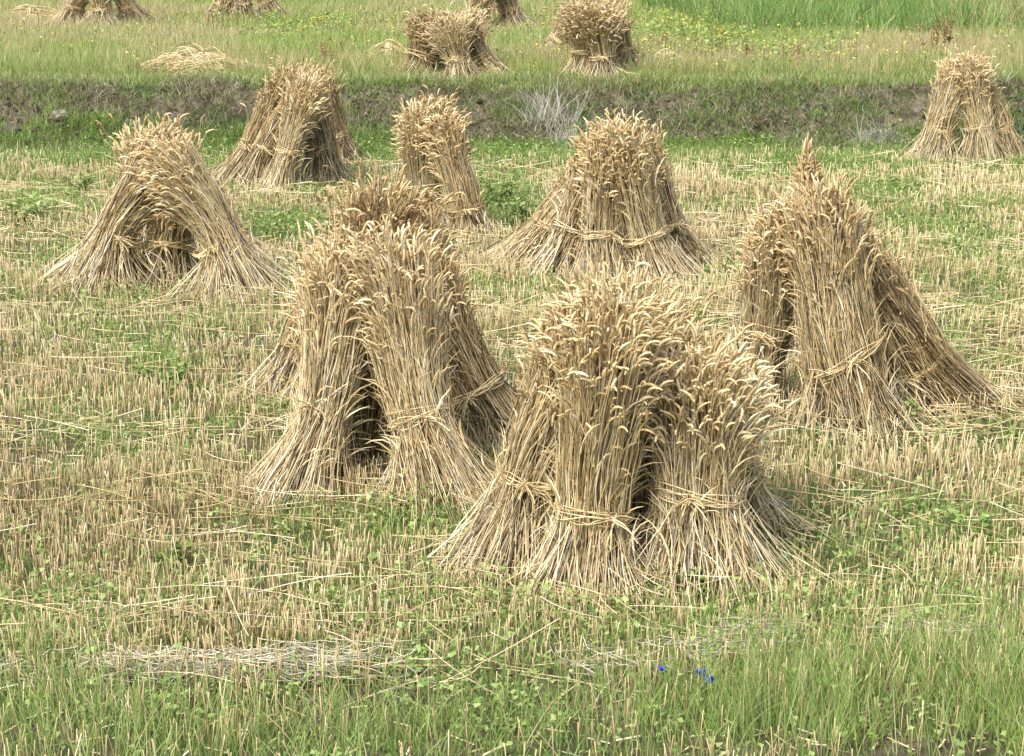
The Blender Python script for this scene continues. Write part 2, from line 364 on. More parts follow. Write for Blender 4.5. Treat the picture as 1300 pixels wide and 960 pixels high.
stook('sheaves of the stook left of the bank middle, below the straw heap', 1, [
 ('rear right sheaf of the wind-leaned stook before the bank', (432, 215), (412, 95), .0, dict(rb=.24, rt=.22, tone=.42, n=420)),
 ('left sheaf leaning hard toward the right in stook before the bank', (292, 238), (366, 100), .05, dict(rb=.2, rt=.19, tone=.42, n=480, tb=.36)),
 ('dark sheaf second from left in the stook before the bank', (322, 242), (378, 105), .1, dict(rb=.18, rt=.17, tone=.38, n=420, tb=.36)),
 ('right front sheaf of the stook before the bank, loose straw at its foot', (408, 236), (400, 100), .1, dict(rb=.22, rt=.19, tone=.46, n=480, tb=.34, strays=.12)),
 ('pale front sheaf with narrow tied foot in the stook before the bank', (352, 250), (388, 105), .1, dict(rb=.16, rw=.1, rt=.17, tone=.60, n=480, tb=.38)),
])
stook('sheaves of the narrow upright stook at the centre', 1, [
 ('rear sheaf of the narrow upright stook, half hidden at its back', (560, 275), (548, 138), -.05, dict(rb=.18, rt=.2, tone=.5, n=360)),
 ('left upright pale sheaf of the narrow stook at the centre', (540, 298), (530, 145), .08, dict(rb=.2, rw=.14, rt=.18, tone=.66, n=650, tb=.36)),
 ('right sheaf of the narrow stook, tied low above its foot', (602, 305), (566, 158), .08, dict(rb=.17, rw=.12, rt=.15, tone=.5, n=480, tb=.26)),
])
stook('sheaves of the broad stook right of centre', 1, [
 ('rear sheaf crowning the broad stook right of centre', (780, 315), (780, 165), .0, dict(rb=.2, rt=.24, tone=.54, n=420)),
 ('right rear sheaf of the broad stook with ears at its shoulder', (868, 345), (815, 175), .0, dict(rb=.25, rt=.19, tone=.52, n=480)),
 ('low left sheaf splayed at the far left of the broad stook', (668, 338), (745, 205), .05, dict(rb=.26, rt=.14, rw=.13, tone=.5, n=460, tb=.36, foot_out=(-.25, 0))),
 ('brown leaning sheaf second from left in the broad stook', (708, 355), (762, 190), .1, dict(rb=.2, rt=.15, tone=.46, n=480, tb=.36)),
 ('narrow vertical sheaf in the middle of the broad stook', (768, 364), (755, 185), .12, dict(rb=.18, rw=.115, rt=.13, tone=.58, n=480, tb=.36)),
 ('right front sheaf of the broad stook sweeping from top left to foot', (838, 364), (782, 175), .1, dict(rb=.25, rw=.15, rt=.2, tone=.62, n=750, tb=.32, foot_out=(.12, 0))),
])
stook('sheaves of the far stook at the right edge below the bank', 1, [
 ('rear sheaf of the stook standing against the bank at right', (1225, 190), (1222, 78), -.05, dict(rb=.2, rt=.2, tone=.5, n=380)),
 ('left sheaf of the stook against the bank, foot splayed left', (1188, 213), (1212, 80), .08, dict(pull=0, rb=.27, rw=.13, rt=.2, tone=.58, n=520, tb=.33, foot_out=(-.15, 0))),
 ('rightmost sheaf of the stook against the bank at right edge', (1284, 210), (1240, 88), .05, dict(pull=0, rb=.24, rt=.19, tone=.55, n=480, tb=.36)),
 ('middle front sheaf tied high in the stook against the bank', (1250, 214), (1234, 80), .1, dict(pull=0, rb=.22, rw=.12, rt=.18, tone=.62, n=480, tb=.38)),
])
U = dict(zp=.79)
stook('sheaves of the squat stook on the terrace', 2, [
 ('rear sheaf of the squat stook on the terrace', (568, 88), (566, 20), -.05, dict(rb=.25, rt=.34, shag=1.5, tone=.5, n=380)),
 ('left dark sheaf of squat stook on the terrace beside the flat bundle', (530, 94), (552, 26), .1, dict(rb=.26, rt=.30, rw=.19, shag=1.5, droop=2, tone=.42, n=420)),
 ('right drooping sheaf of the squat stook on the terrace', (626, 95), (584, 28), .1, dict(rb=.24, rt=.26, shag=1.5, droop=2, tone=.48, n=420, tb=.35)),
 ('middle pale sheaf of squat stook on the terrace, narrow foot', (588, 97), (568, 26), .02, dict(rb=.18, rw=.12, rt=.3, shag=1.2, tone=.62, n=420, tb=.4)),
], **U)
stook('sheaves of the terrace stook cut by the top edge at the middle', 2, [
 ('rear sheaf of the middle stook cut by the top edge', (628, 34), (624, -48), .0, dict(rb=.3, rt=.26, tone=.45, n=300)),
 ('left sheaf of the middle terrace stook cut by the top edge', (602, 44), (614, -45), .1, dict(rb=.3, rt=.2, tone=.48, n=360)),
 ('right sheaf of the middle terrace stook cut by the top edge', (656, 42), (632, -45), .1, dict(rb=.34, rt=.2, tone=.45, n=360)),
], **U)
stook('sheaves of the terrace stook right of the middle', 2, [
 ('rear sheaf of the tall terrace stook right of the middle', (756, 84), (756, -6), -.05, dict(rb=.25, rt=.28, tone=.5, n=380)),
 ('left sheaf pointing outward from the tall terrace stook', (692, 76), (742, 4), .05, dict(rb=.27, rt=.2, tone=.55, n=360)),
 ('right sheaf of the tall terrace stook with drooping ears', (800, 92), (768, 4), .1, dict(rb=.28, rt=.3, shag=1.5, droop=2, tone=.45, n=420, tb=.33)),
 ('centre front sheaf of the tall terrace stook, straight pale foot', (738, 95), (748, 5), .04, dict(rb=.2, rt=.28, shag=2, tone=.6, n=420, tb=.36)),
 ('front right sheaf tied low in the tall terrace stook', (768, 96), (758, 8), .04, dict(rb=.2, rt=.25, shag=2, tone=.58, n=400, tb=.30)),
], **U)
stook('sheaves of the terrace stook at the upper left', 2, [
 ('rear sheaf of the upper left terrace stook cut by the top edge', (128, 26), (128, -32), .0, dict(rb=.28, rt=.28, tone=.5, n=320)),
 ('left sheaf of the upper left terrace stook', (84, 38), (104, -40), .1, dict(rb=.36, rt=.2, tone=.6, n=360)),
 ('right dark sheaf of the upper left terrace stook', (172, 36), (146, -40), .1, dict(rb=.4, rt=.22, tone=.42, n=380)),
 ('middle sheaf of the upper left terrace stook', (128, 40), (126, -40), .12, dict(rb=.34, rt=.2, tone=.55, n=360)),
], **U)
stook('sheaves of the terrace stook behind the rusty docks', 2, [
 ('left sheaf of the second stook along the top edge', (274, 34), (290, -45), .1, dict(rb=.32, rt=.2, tone=.48, n=320)),
 ('right dark sheaf of the second stook along the top edge', (348, 28), (322, -45), .1, dict(rb=.38, rt=.22, tone=.4, n=340)),
 ('middle sheaf of the second stook along the top edge', (308, 34), (305, -45), .12, dict(rb=.32, rt=.2, tone=.5, n=320)),
], **U)

# ------------------------------------------------------------------ straw lying in heaps and bundles
def lying(px0, px1, py, width, hgt, n, tone, label, name='straw_heap', tied=False, zp=.79, cat='straw heap', lod=2, ears=True):
    n = int(n * 2.2)
    A = on_plane(px0, py, zp); B = on_plane(px1, py, zp); M = (A + B) / 2; M[2] = float(height(M[0], M[1])); L = np.linalg.norm(B - A)
    root = empty(name, tuple(M)); tag(root, label, cat)
    g = Geo(); K = 6; u = unit(B - A); v = np.array([-u[1], u[0], 0])
    cx = R.uniform(-.5, .5, n) * L * (.25 if tied else .75); ln = R.uniform(.5, 1.0, n) * (L * .85 if tied else min(L, .9) * .6)
    th = R.normal(0, .07 if tied else .45, n); off = R.normal(0, .35, n) * width; hz = np.abs(R.normal(0, .5, n)) * hgt * .8 * np.exp(-(off / width) ** 2 * 2) * (1 if tied else np.exp(-(cx / L * 2) ** 2 * 1.6) * .7 + .3)
    s = np.linspace(-.5, .5, K)
    D = u * np.cos(th)[:, None] + v * np.sin(th)[:, None]
    P = M + u * cx[:, None, None] + v * off[:, None, None] + D[:, None] * (s[None] * ln[:, None])[..., None]
    P[..., 2] = height(P[..., 0], P[..., 1]) + .02 + hz[:, None] * (1 - (2 * s) ** 2 * .35)[None]
    P = P + R.normal(0, .012, P.shape)
    tubes(g, P, np.full((n, K), .0048), 3, rep(pal(STRAW, np.clip(R.normal(tone - .08, .28, n), 0, 1)), K))
    g.build('stalks', M_STRAW, root, M)
    if ears:
        g = Geo(); e = P[:, -1]; ear_geo(g, e, unit(P[:, -1] - P[:, -2]), D, np.full(n, .09), np.full(n, .009), np.clip(R.normal(tone, .2, n), 0, 1), 5, 3, np.full(n, .8)); g.build('ear_crown', M_EAR, root, M)
    if tied:
        g = Geo(); S = 8; KB = 16; th = np.linspace(0, np.pi, KB)[None] + np.zeros((S, 1))
        BP = M + v * (np.cos(th) * width * .62)[..., None] + np.array([0, 0, 1.]) * (np.sin(th) * hgt * .95 + .02)[..., None] + u * R.normal(0, .02, (S, 1))[..., None]
        tubes(g, BP, np.full((S, KB), .005), 3, rep(pal(STRAW, R.uniform(.5, .9, S)), KB)); g.build('binding_band', M_BAND, root, M)
lying(464, 522, 80, .24, .30, 380, .6, 'tied sheaf lying flat beside the squat stook on the terrace', 'fallen_sheaf', True, cat='sheaf')
lying(0, 82, 27, .30, .28, 420, .58, 'sheaf lying flat beside the upper left terrace stook', 'fallen_sheaf', True, cat='sheaf')
lying(185, 300, 92, .45, .34, 620, .62, 'long pale straw heap on the terrace above the bank, left part')
lying(290, 345, 92, .26, .16, 300, .72, 'low pale straw patch ending at the leaning stook top')
lying(818, 880, 82, .32, .24, 320, .66, 'small pale straw heap right of the tall terrace stook')

# ------------------------------------------------------------------ ground cover
def scatter(n, y0, y1, m=1.6, k=.275):
    n2 = int(n * 1.9); y = R.uniform(y0, y1, n2); w = k * y + m; keep = R.uniform(0, 1, n2) < w / w.max(); y = y[keep]; w = w[keep]
    x = R.uniform(-1, 1, len(y)) * w; return x, y
def blob(px, py, lst):
    f = np.zeros_like(px)
    for (a, b, ra, rb_, s) in lst: f = f + s * np.exp(-((px - a) / ra) ** 2 - ((py - b) / rb_) ** 2)
    return f
GREEN = [(205, 480, 45, 22, 1.1), (120, 460, 60, 20, .5), (400, 575, 60, 30, .7), (640, 260, 45, 28, 1.2), (1080, 262, 90, 22, .6), (1200, 285, 90, 18, .35), (960, 235, 60, 12, .5), (1260, 400, 50, 14, .7), (1170, 500, 60, 35, .6),
         (60, 255, 60, 24, .7), (230, 245, 50, 20, .7), (380, 285, 60, 34, .45), (340, 305, 40, 20, .6), (450, 660, 120, 20, .4), (930, 355, 50, 20, .6), (100, 780, 170, 60, .9), (450, 790, 180, 45, .7), (800, 800, 170, 50, .7), (1150, 700, 180, 60, .5), (1180, 820, 240, 70, .9),
         (560, 660, 80, 18, .5), (100, 560, 130, 14, .25), (650, 188, 800, 20, 1.1), (20, 450, 40, 30, .3), (560, 540, 40, 20, .0)]
def greenness(x, y):
    px, py = proj(x, y, 0 * x)
    return blob(px, py, GREEN) + .75 * (fbm(x * 1.1, y * 1.1, 40) - .5) * 2 + .35 * (fbm(x * 5, y * 5, 41) - .5) * 2 + .20
STB = [(.18, .13, .06), (.35, .265, .125), (.50, .395, .20), (.61, .50, .28), (.72, .63, .42)]
def stubble():
    g = Geo()
    for (n, y0, y1, rad, hs, sides) in ((40000, 5.2, 9.5, .0023, 1.0, 3), (38000, 9.5, 15, .0027, 1.0, 3), (42000, 15, 22.3, .0036, 1.0, 3)):
        x, y = scatter(n, y0, y1)
        row = y + .06 * x + .16 * (noise(x * .7, y * .5, 61) - .5) + .04 * noise(x * 4, y * 4, 62)
        pr = .5 + .5 * np.cos(row * 2 * np.pi / .21); gn = greenness(x, y); px, py = proj(x, y, 0 * x)
        clump = noise(x * 14, y * 14, 63)
        p = (.14 + .86 * pr ** 2.2) * (.3 + .7 * clump) * (1.15 - (.85 if y0 > 9 else .4) * sstep(.1, .95, gn)) * (1 - .7 * sstep(830, 930, py)) * (1 - .85 * sstep(21.4, 22.1, y))
        p *= .30 + .95 * sstep(.36, .58, fbm(x * .9, y * 1.8, 64))
        k = R.uniform(0, 1, len(x)) < p * 1.15; x, y = x[k], y[k]; N = len(x)
        hh = np.clip(R.normal(.125, .028, N), .04, .22) * (.8 + .4 * noise(x * .5, y * .5, 66)) * (1.1 if y0 > 15 else 1)
        z = height(x, y); ln = R.normal(0, .13, (N, 2)) + .12 * np.stack([noise(x * 2, y * 2, 67) - .5, noise(x * 2, y * 2, 68) - .5], 1)
        P = np.zeros((N, 3, 3)); P[:, 0] = np.stack([x, y, z - .01], 1); P[:, 2] = np.stack([x + ln[:, 0] * hh, y + ln[:, 1] * hh, z + hh], 1); P[:, 1] = (P[:, 0] + P[:, 2]) / 2 + R.normal(0, .003, (N, 3))
        tn = np.clip(R.normal(.43, .2, N) + .6 * (fbm(x * .5, y * .8, 70) - .5) - .06 * sstep(560, 700, py[k]), 0, 1)
        c = np.stack([pal(STB, tn * .8), pal(STB, tn), pal(STB, np.clip(tn + .12, 0, 1))], 1)
        tubes(g, P, (R.uniform(.75, 1.3, N) * rad)[:, None] * np.array([1.1, 1, .95])[None], sides, c, cap=True)
    tag(g.build('stubble', M_STUB), 'cut wheat stubble standing in rows across the whole lower field', 'stubble', kind='stuff')
stubble()
def loose():
    g = Geo()
    for (n, y0, y1, rad) in ((1500, 6.4, 10, .0021), (2600, 10, 15, .0026), (3000, 15, 22, .0033)):
        x, y = scatter(n, y0, y1); N = len(x); K = 5
        dens = fbm(x * .8, y * 1.6, 80); k = R.uniform(0, 1, N) < .12 + 1.2 * sstep(.48, .70, dens); x, y = x[k], y[k]; N = len(x)
        th = np.where(R.uniform(0, 1, N) < .55, R.normal(0, .35, N), R.uniform(0, np.pi, N)); L = R.gamma(2.2, .11, N) + .06; L = np.minimum(L, .85)
        s = np.linspace(-.5, .5, K); bend = R.normal(0, .10, N)
        z = R.uniform(.01, .12, N) ** 1.0; tilt = R.normal(0, .16, N)
        X = x[:, None] + np.cos(th)[:, None] * L[:, None] * s - np.sin(th)[:, None] * (bend * L)[:, None] * (1 - 4 * s ** 2)
        Y = y[:, None] + np.sin(th)[:, None] * L[:, None] * s + np.cos(th)[:, None] * (bend * L)[:, None] * (1 - 4 * s ** 2)
        Z = np.maximum(height(X, Y) + .008, height(x, y)[:, None] + z[:, None] + (tilt * L)[:, None] * s)
        P = np.stack([X, Y, Z], -1)
        tubes(g, P, np.full((N, K), 1.) * (R.uniform(.7, 1.3, N) * rad)[:, None], 3, rep(pal(STRAW, np.clip(R.normal(.60, .22, N), 0, 1)), K))
    for (F, rb, fo) in FEET:
        n = 62; a = R.uniform(0, 2 * np.pi, n); rr = rb * R.uniform(.8, 1.7, n); th = a + R.normal(0, .6, n); L = R.uniform(.10, .38, n); K = 5; s = np.linspace(-.5, .5, K)
        cx = F[0] + fo[0] * rb + rr * np.cos(a); cy = F[1] + rr * np.sin(a) * .9; bd = R.normal(0, .12, n)
        X = cx[:, None] + np.cos(th)[:, None] * L[:, None] * s - np.sin(th)[:, None] * (bd * L)[:, None] * (1 - 4 * s ** 2); Y = cy[:, None] + np.sin(th)[:, None] * L[:, None] * s + np.cos(th)[:, None] * (bd * L)[:, None] * (1 - 4 * s ** 2)
        Z = height(X, Y) + np.maximum(R.uniform(.01, .12, (n, 1)) - s * R.uniform(.0, .2, (n, 1)), .008)
        tubes(g, np.stack([X, Y, Z], -1), np.full((n, K), .0019 + .00007 * F[1]), 3, rep(pal(STRAW, np.clip(R.normal(.65, .22, n), 0, 1)), K))
    # short chaff and broken bits
    x, y = scatter(20000, 5.2, 22, 1.6); N = len(x); th = R.uniform(0, np.pi, N); L = R.uniform(.02, .11, N); rad = .0012 + .00011 * y
    s = np.array([-.5, .5]); X = x[:, None] + np.cos(th)[:, None] * L[:, None] * s; Y = y[:, None] + np.sin(th)[:, None] * L[:, None] * s
    Z = height(X, Y) + R.uniform(.004, .03, (N, 1)) + R.normal(0, .008, (N, 2))
    P = np.stack([X, Y, Z], -1); w = unit(np.stack([-np.sin(th), np.cos(th), R.normal(0, .5, N)], 1))
    ribbons(g, P, np.repeat(rad[:, None], 2, 1) * 1.5, rep(w, 2), rep(pal(STRAW, np.clip(R.normal(.55, .25, N), 0, 1)), 2))
    tag(g.build('loose_straw', M_STRAW), 'loose pale straws and chaff strewn over the stubble', 'straw', kind='stuff')
loose()

GRN = [(.06, .10, .022), (.12, .19, .042), (.19, .29, .065), (.29, .40, .10), (.42, .50, .19)]
def blades(g, x, y, h, w, cols, tone, tsd=.2, lean=.35, K=4, z=None, curl=.6, mix=None):
    N = len(x)
    if N == 0: return
    h = np.broadcast_to(h, (N,)) * R.uniform(.55, 1.25, N); w = np.broadcast_to(w, (N,)) * R.uniform(.7, 1.3, N)
    z = height(x, y) if z is None else z
    d = unit(np.concatenate([R.normal(0, lean, (N, 2)), np.ones((N, 1))], 1)); b = R.normal(0, curl, (N, 3)); b[:, 2] = -np.abs(b[:, 2])
    P = np.zeros((N, K, 3)); P[:, 0] = np.stack([x, y, z - .01], 1)
    for k in range(1, K): d = unit(d + b / K); P[:, k] = P[:, k - 1] + d * (h / (K - 1))[:, None]
    th = R.uniform(-.9, .9, N); sd = np.stack([np.cos(th), np.sin(th), 0 * th], 1)
    ww = w[:, None] * np.linspace(1, .12, K)[None] ** .7
    c = pal(cols, np.clip(R.normal(tone, tsd, N), 0, 1))
    if mix is not None: c = np.where(mix[:, None], pal(STB, np.clip(R.normal(.6, .2, N), 0, 1)), c)
    ribbons(g, P, ww, rep(sd, K), rep(c, K))
def leaves(g, x, y, z, size, cols, tone, tsd=.2):
    """small pointed leaves, each two quads folded along the midrib"""
    N = len(x)
    if N == 0: return
    th = R.uniform(0, 2 * np.pi, N); el = R.uniform(-.3, .9, N); size = np.broadcast_to(size, (N,)) * R.uniform(.6, 1.4, N)
    d = np.stack([np.cos(th) * np.cos(el), np.sin(th) * np.cos(el), np.sin(el)], 1); s = unit(np.cross(d, np.array([0, 0, 1.])) + R.normal(0, .25, (N, 3))); nrm = np.cross(s, d)
    p = np.stack([x, y, z], 1); S = size[:, None]; wd = R.uniform(.28, .5, (N, 1))
    V = np.stack([p, p + d * S * .5 + s * S * wd + nrm * S * .12, p + d * S * .55 - nrm * 0, p + d * S * .5 - s * S * wd + nrm * S * .12, p + d * S - nrm * S * .15], 1)
    i = np.arange(N) * 5; T = np.concatenate([np.stack([i, i + 1, i + 2], 1), np.stack([i + 1, i + 4, i + 2], 1), np.stack([i, i + 2, i + 3], 1), np.stack([i + 2, i + 4, i + 3], 1)])
    g.add(V.reshape(-1, 3), None, T, np.repeat(pal(cols, np.clip(R.normal(tone, tsd, N), 0, 1)), 5, 0))
def field_green():
    g = Geo()
    x, y = scatter(330000, 5.0, 22.4); gn = greenness(x, y); k = R.uniform(0, 1, len(x)) < (.10 + .75 * sstep(-.05, .95, gn)) * .8
    x, y = x[k], y[k]; N = len(x); cl = fbm(x * 4, y * 4, 50); k = R.uniform(0, 1, N) < .15 + 1.2 * sstep(.38, .62, cl); x, y = x[k], y[k]; N = len(x)
    leaves(g, x, y, height(x, y) + np.abs(R.normal(0, .06, N)) + (.03 + .03 * sstep(9, 16, y)) * sstep(.2, 1, greenness(x, y)), .020 + .0006 * y, GRN, .64, .26)
    tag(g.build('ground_weeds', M_GREEN), 'low small-leaved green weeds growing between the stubble', 'weeds', kind='stuff')
    g = Geo()
    x, y = scatter(220000, 5.0, 22.4); gn = greenness(x, y); k = R.uniform(0, 1, len(x)) < (.12 + .88 * sstep(.0, .9, gn)); x, y = x[k], y[k]
    blades(g, x, y, .13, .0015 + .00009 * y, GRN, .66)
    # tall green grass at the near edge, thickest at the right
    x, y = scatter(60000, 4.9, 7.6); px, py = proj(x, y, 0 * x)
    m = blob(px, py, [(1220, 875, 170, 62, 1.0), (1020, 860, 90, 45, .30), (900, 920, 200, 30, .28), (650, 950, 900, 36, .26), (40, 890, 110, 50, .25), (950, 800, 90, 60, .10), (700, 860, 300, 30, .06)]) * (.3 + 1.1 * sstep(.35, .65, fbm(x * 2.2, y * 2.2, 90)))
    k = R.uniform(0, 1, len(x)) < m; x, y = x[k], y[k]; blades(g, x, y, .23, .0019, GRN, .68, .22, .16, 6, curl=.5, mix=R.uniform(0, 1, len(x)) < .12)
    # grass at the toe of the bank and over its lip
    x, y = scatter(60000, 20.8, 22.45); px, py = proj(x, y, 0 * x); k = R.uniform(0, 1, len(x)) < .25 + .9 * sstep(.4, .6, fbm(x * .9, y * 2.5, 91)); x, y = x[k], y[k]
    blades(g, x, y, .16, .0042, GRN, .6, .2, .3)
    x, y = scatter(34000, 22.3, 23.1); k = R.uniform(0, 1, len(x)) < .22 + .85 * sstep(.42, .60, fbm(x * 1.3, y * 3, 92)) ; x, y = x[k], y[k]
    blades(g, x, y, .11, .0038, GRN, .55, .25, .6)
    x, y = scatter(30000, 23.05, 24.0); blades(g, x, y, .13, .0042, GRN, .66, .18, .4, mix=R.uniform(0, 1, len(x)) < .2)
    tag(g.build('grass', M_GREEN), 'green grass along the near edge, in the stubble and along the bank', 'grass', kind='stuff')
    g = Geo()
    x, y = scatter(44000, 22.0, 23.3); k = R.uniform(0, 1, len(x)) < .10 + .8 * sstep(.45, .65, fbm(x * 1.4, y * 3, 93)); x, y = x[k], y[k]; N = len(x)
    DG = [(.10, .08, .045), (.20, .17, .10), (.34, .30, .19), (.52, .48, .34)]
    blades(g, x, y, .20, .0032, DG, .5, .28, .9, 5, curl=1.6)
    tag(g.build('dry_bank_grass', M_DRY), 'dead brown grass hanging over the bare earth of the bank', 'dry grass', kind='stuff'); g = Geo()
    # clods and crumbs of earth on the bank face
    n = 4200; x, y = scatter(n, 22.1, 23.05); k = R.uniform(0, 1, len(x)) < .1 + sstep(.42, .6, fbm(x * 1.2, y * 2, 130)); x, y = x[k], y[k]; N = len(x)
    t = (1 + 5 ** .5) / 2; I = unit(np.array([[-1, t, 0], [1, t, 0], [-1, -t, 0], [1, -t, 0], [0, -1, t], [0, 1, t], [0, -1, -t], [0, 1, -t], [t, 0, -1], [t, 0, 1], [-t, 0, -1], [-t, 0, 1]]))
    FT = np.array([[0, 11, 5], [0, 5, 1], [0, 1, 7], [0, 7, 10], [0, 10, 11], [1, 5, 9], [5, 11, 4], [11, 10, 2], [10, 7, 6], [7, 1, 8], [3, 9, 4], [3, 4, 2], [3, 2, 6], [3, 6, 8], [3, 8, 9], [4, 9, 5], [2, 4, 11], [6, 2, 10], [8, 6, 7], [9, 8, 1]])
    rr = R.gamma(2, .006, N) + .007; V = np.stack([x, y, height(x, y)], 1)[:, None] + I[None] * R.uniform(.6, 1.3, (N, 12, 1)) * rr[:, None, None] * R.uniform(.6, 1.5, (N, 1, 3))
    cc = pal([(.04, .031, .02), (.12, .095, .062), (.20, .165, .11), (.36, .32, .24)], np.clip(R.normal(.38, .25, N), 0, 1))
    g.add(V.reshape(-1, 3), None, (FT[None] + np.arange(N)[:, None, None] * 12).reshape(-1, 3), np.repeat(cc, 12, 0))
    tag(g.build('earth_rubble', M_DRY, smooth=False), 'clods and crumbs of brown earth on the face of the bank', 'earth clods', kind='stuff')
    # grey mown hay on the near edge
    g = Geo(); n = 26000; x, y = scatter(n, 5.2, 7.3); px, py = proj(x, y, 0 * x)
    m = blob(px, py, [(500, 862, 200, 9, 1.1), (200, 868, 130, 7, .8), (1110, 830, 110, 14, 1.0), (760, 848, 160, 11, .4), (980, 820, 80, 10, .3)])
    k = R.uniform(0, 1, len(x)) < m * 2.4 * sstep(.42, .62, fbm(x * 2.5, y * 5, 131)); x, y = x[k], y[k]; N = len(x); th = R.normal(0, .7, N); L = R.uniform(.05, .22, N); K = 4; s = np.linspace(-.5, .5, K); bd = R.normal(0, .3, N)
    X = x[:, None] + np.cos(th)[:, None] * L[:, None] * s - np.sin(th)[:, None] * (bd * L)[:, None] * (1 - 4 * s ** 2); Y = y[:, None] + np.sin(th)[:, None] * L[:, None] * s + np.cos(th)[:, None] * (bd * L)[:, None] * (1 - 4 * s ** 2)
    P = np.stack([X, Y, height(X, Y) + R.uniform(.01, .11, (N, 1)) + R.normal(0, .006, (N, K))], -1)
    tubes(g, P, np.full((N, K), .0018), 3, rep(pal([(.42, .37, .24), (.66, .61, .45), (.85, .81, .66)], R.uniform(0, 1, N)), K))
    tag(g.build('mown_hay', M_DRY), 'grey dried mown hay lying in strips at the near edge', 'hay', kind='stuff')
field_green()
def terrace_cover():
    g = Geo()
    for (n, y0, y1) in ((120000, 23.6, 30), (130000, 30, 47)):
        x, y = scatter(n, y0, y1); px, py = proj(x, y, 0 * x + .8); f = fbm(x * .5, y * .5, 100)
        greens = .25 + blob(px, py, [(930, 40, 110, 30, .9), (1100, 20, 300, 22, 1.), (400, 30, 60, 20, .5), (460, 15, 200, 25, .45), (340, 45, 60, 18, .5), (200, 75, 120, 12, .1), (650, 60, 60, 20, .2)]) + (f - .5) * 2.2 - .12
        dry = R.uniform(0, 1, len(x)) > np.clip(.52 + greens * .7, .12, .95)
        hh = np.where(dry, .26, .22) * (.7 + .8 * f)
        blades(g, x, y, hh, .0034 + .00014 * (y - 23), [(.09, .14, .03), (.17, .26, .05), (.26, .37, .085), (.38, .47, .13), (.52, .56, .22)], .6, .2, .22, 3, mix=dry, curl=.5)
    x, y = scatter(16000, 23.8, 34); px, py = proj(x, y, 0 * x + .8); k = R.uniform(0, 1, len(x)) < blob(px, py, [(930, 45, 110, 30, .5), (370, 50, 90, 25, .22), (650, 60, 600, 30, .05), (1030, 85, 90, 15, .2)]) * 1.3 * sstep(.4, .62, fbm(x * 1.1, y * .8, 120)); x, y = x[k], y[k]; N = len(x)
    leaves(g, np.repeat(x, 5) + R.normal(0, .05, 5 * N), np.repeat(y, 5) + R.normal(0, .05, 5 * N), np.repeat(height(x, y), 5) + R.uniform(.03, .32, 5 * N), .055, GRN, .7, .2)
    tag(g.build('terrace_grass', M_GREEN), 'mixed green and straw-coloured grass covering the upper terrace', 'grass', kind='stuff')
    g = Geo(); x, y = scatter(110000, 29.5, 47); px, py = proj(x, y, 0 * x + .8)
    line = 30 + 6.5 * sstep(860, 1000, -px + 1850) * 0 + 8 * (1 - sstep(800, 980, px)) + 1.2 * (noise(x * .6, 0 * x, 110) - .5) * 2 + R.normal(0, .5, len(x)) 
    k = (px > 815) & (y > line); x, y = x[k], y[k]
    cl = fbm(x * 1.2, y * .7, 121); blades(g, x, y, .45 + .35 * cl, .0062, [(.08, .14, .03), (.14, .25, .05), (.22, .36, .085), (.34, .46, .15)], .55, .28, .16, 5, curl=.6, mix=R.uniform(0, 1, len(x)) < .10 + .3 * sstep(1150, 1300, px[k]))
    tag(g.build('tall_grass', M_GREEN), 'tall bright green grass stand at the back right of terrace', 'tall grass', kind='stuff')
    g = Geo(); x, y = scatter(3400, 23.6, 34); px, py = proj(x, y, 0 * x + .8); k = R.uniform(0, 1, len(x)) < .10 + blob(px, py, [(1000, 85, 180, 20, .8), (860, 40, 120, 30, .8), (430, 50, 90, 25, .6), (600, 20, 120, 30, .3), (740, 90, 120, 12, .5)]); x, y = x[k], y[k]; N = len(x)
    hz = R.uniform(.15, .36, N); z = height(x, y) + hz; 
    for q in range(4): leaves(g, x + R.normal(0, .02, N), y + R.normal(0, .02, N), z + R.normal(0, .03, N), .03, [(.55, .48, .06), (.70, .60, .10), (.78, .72, .25)], .5, .3)
    P = np.stack([np.stack([x, y, z - hz], 1), np.stack([x, y, z], 1)], 1); tubes(g, P, np.full((N, 2), .003), 3, rep(np.tile([.16, .22, .06], (N, 1)), 2))
    tag(g.build('yellow_wildflowers', M_PETAL), 'tiny yellow flower heads scattered over the upper terrace', 'wildflowers', kind='stuff')
terrace_cover()

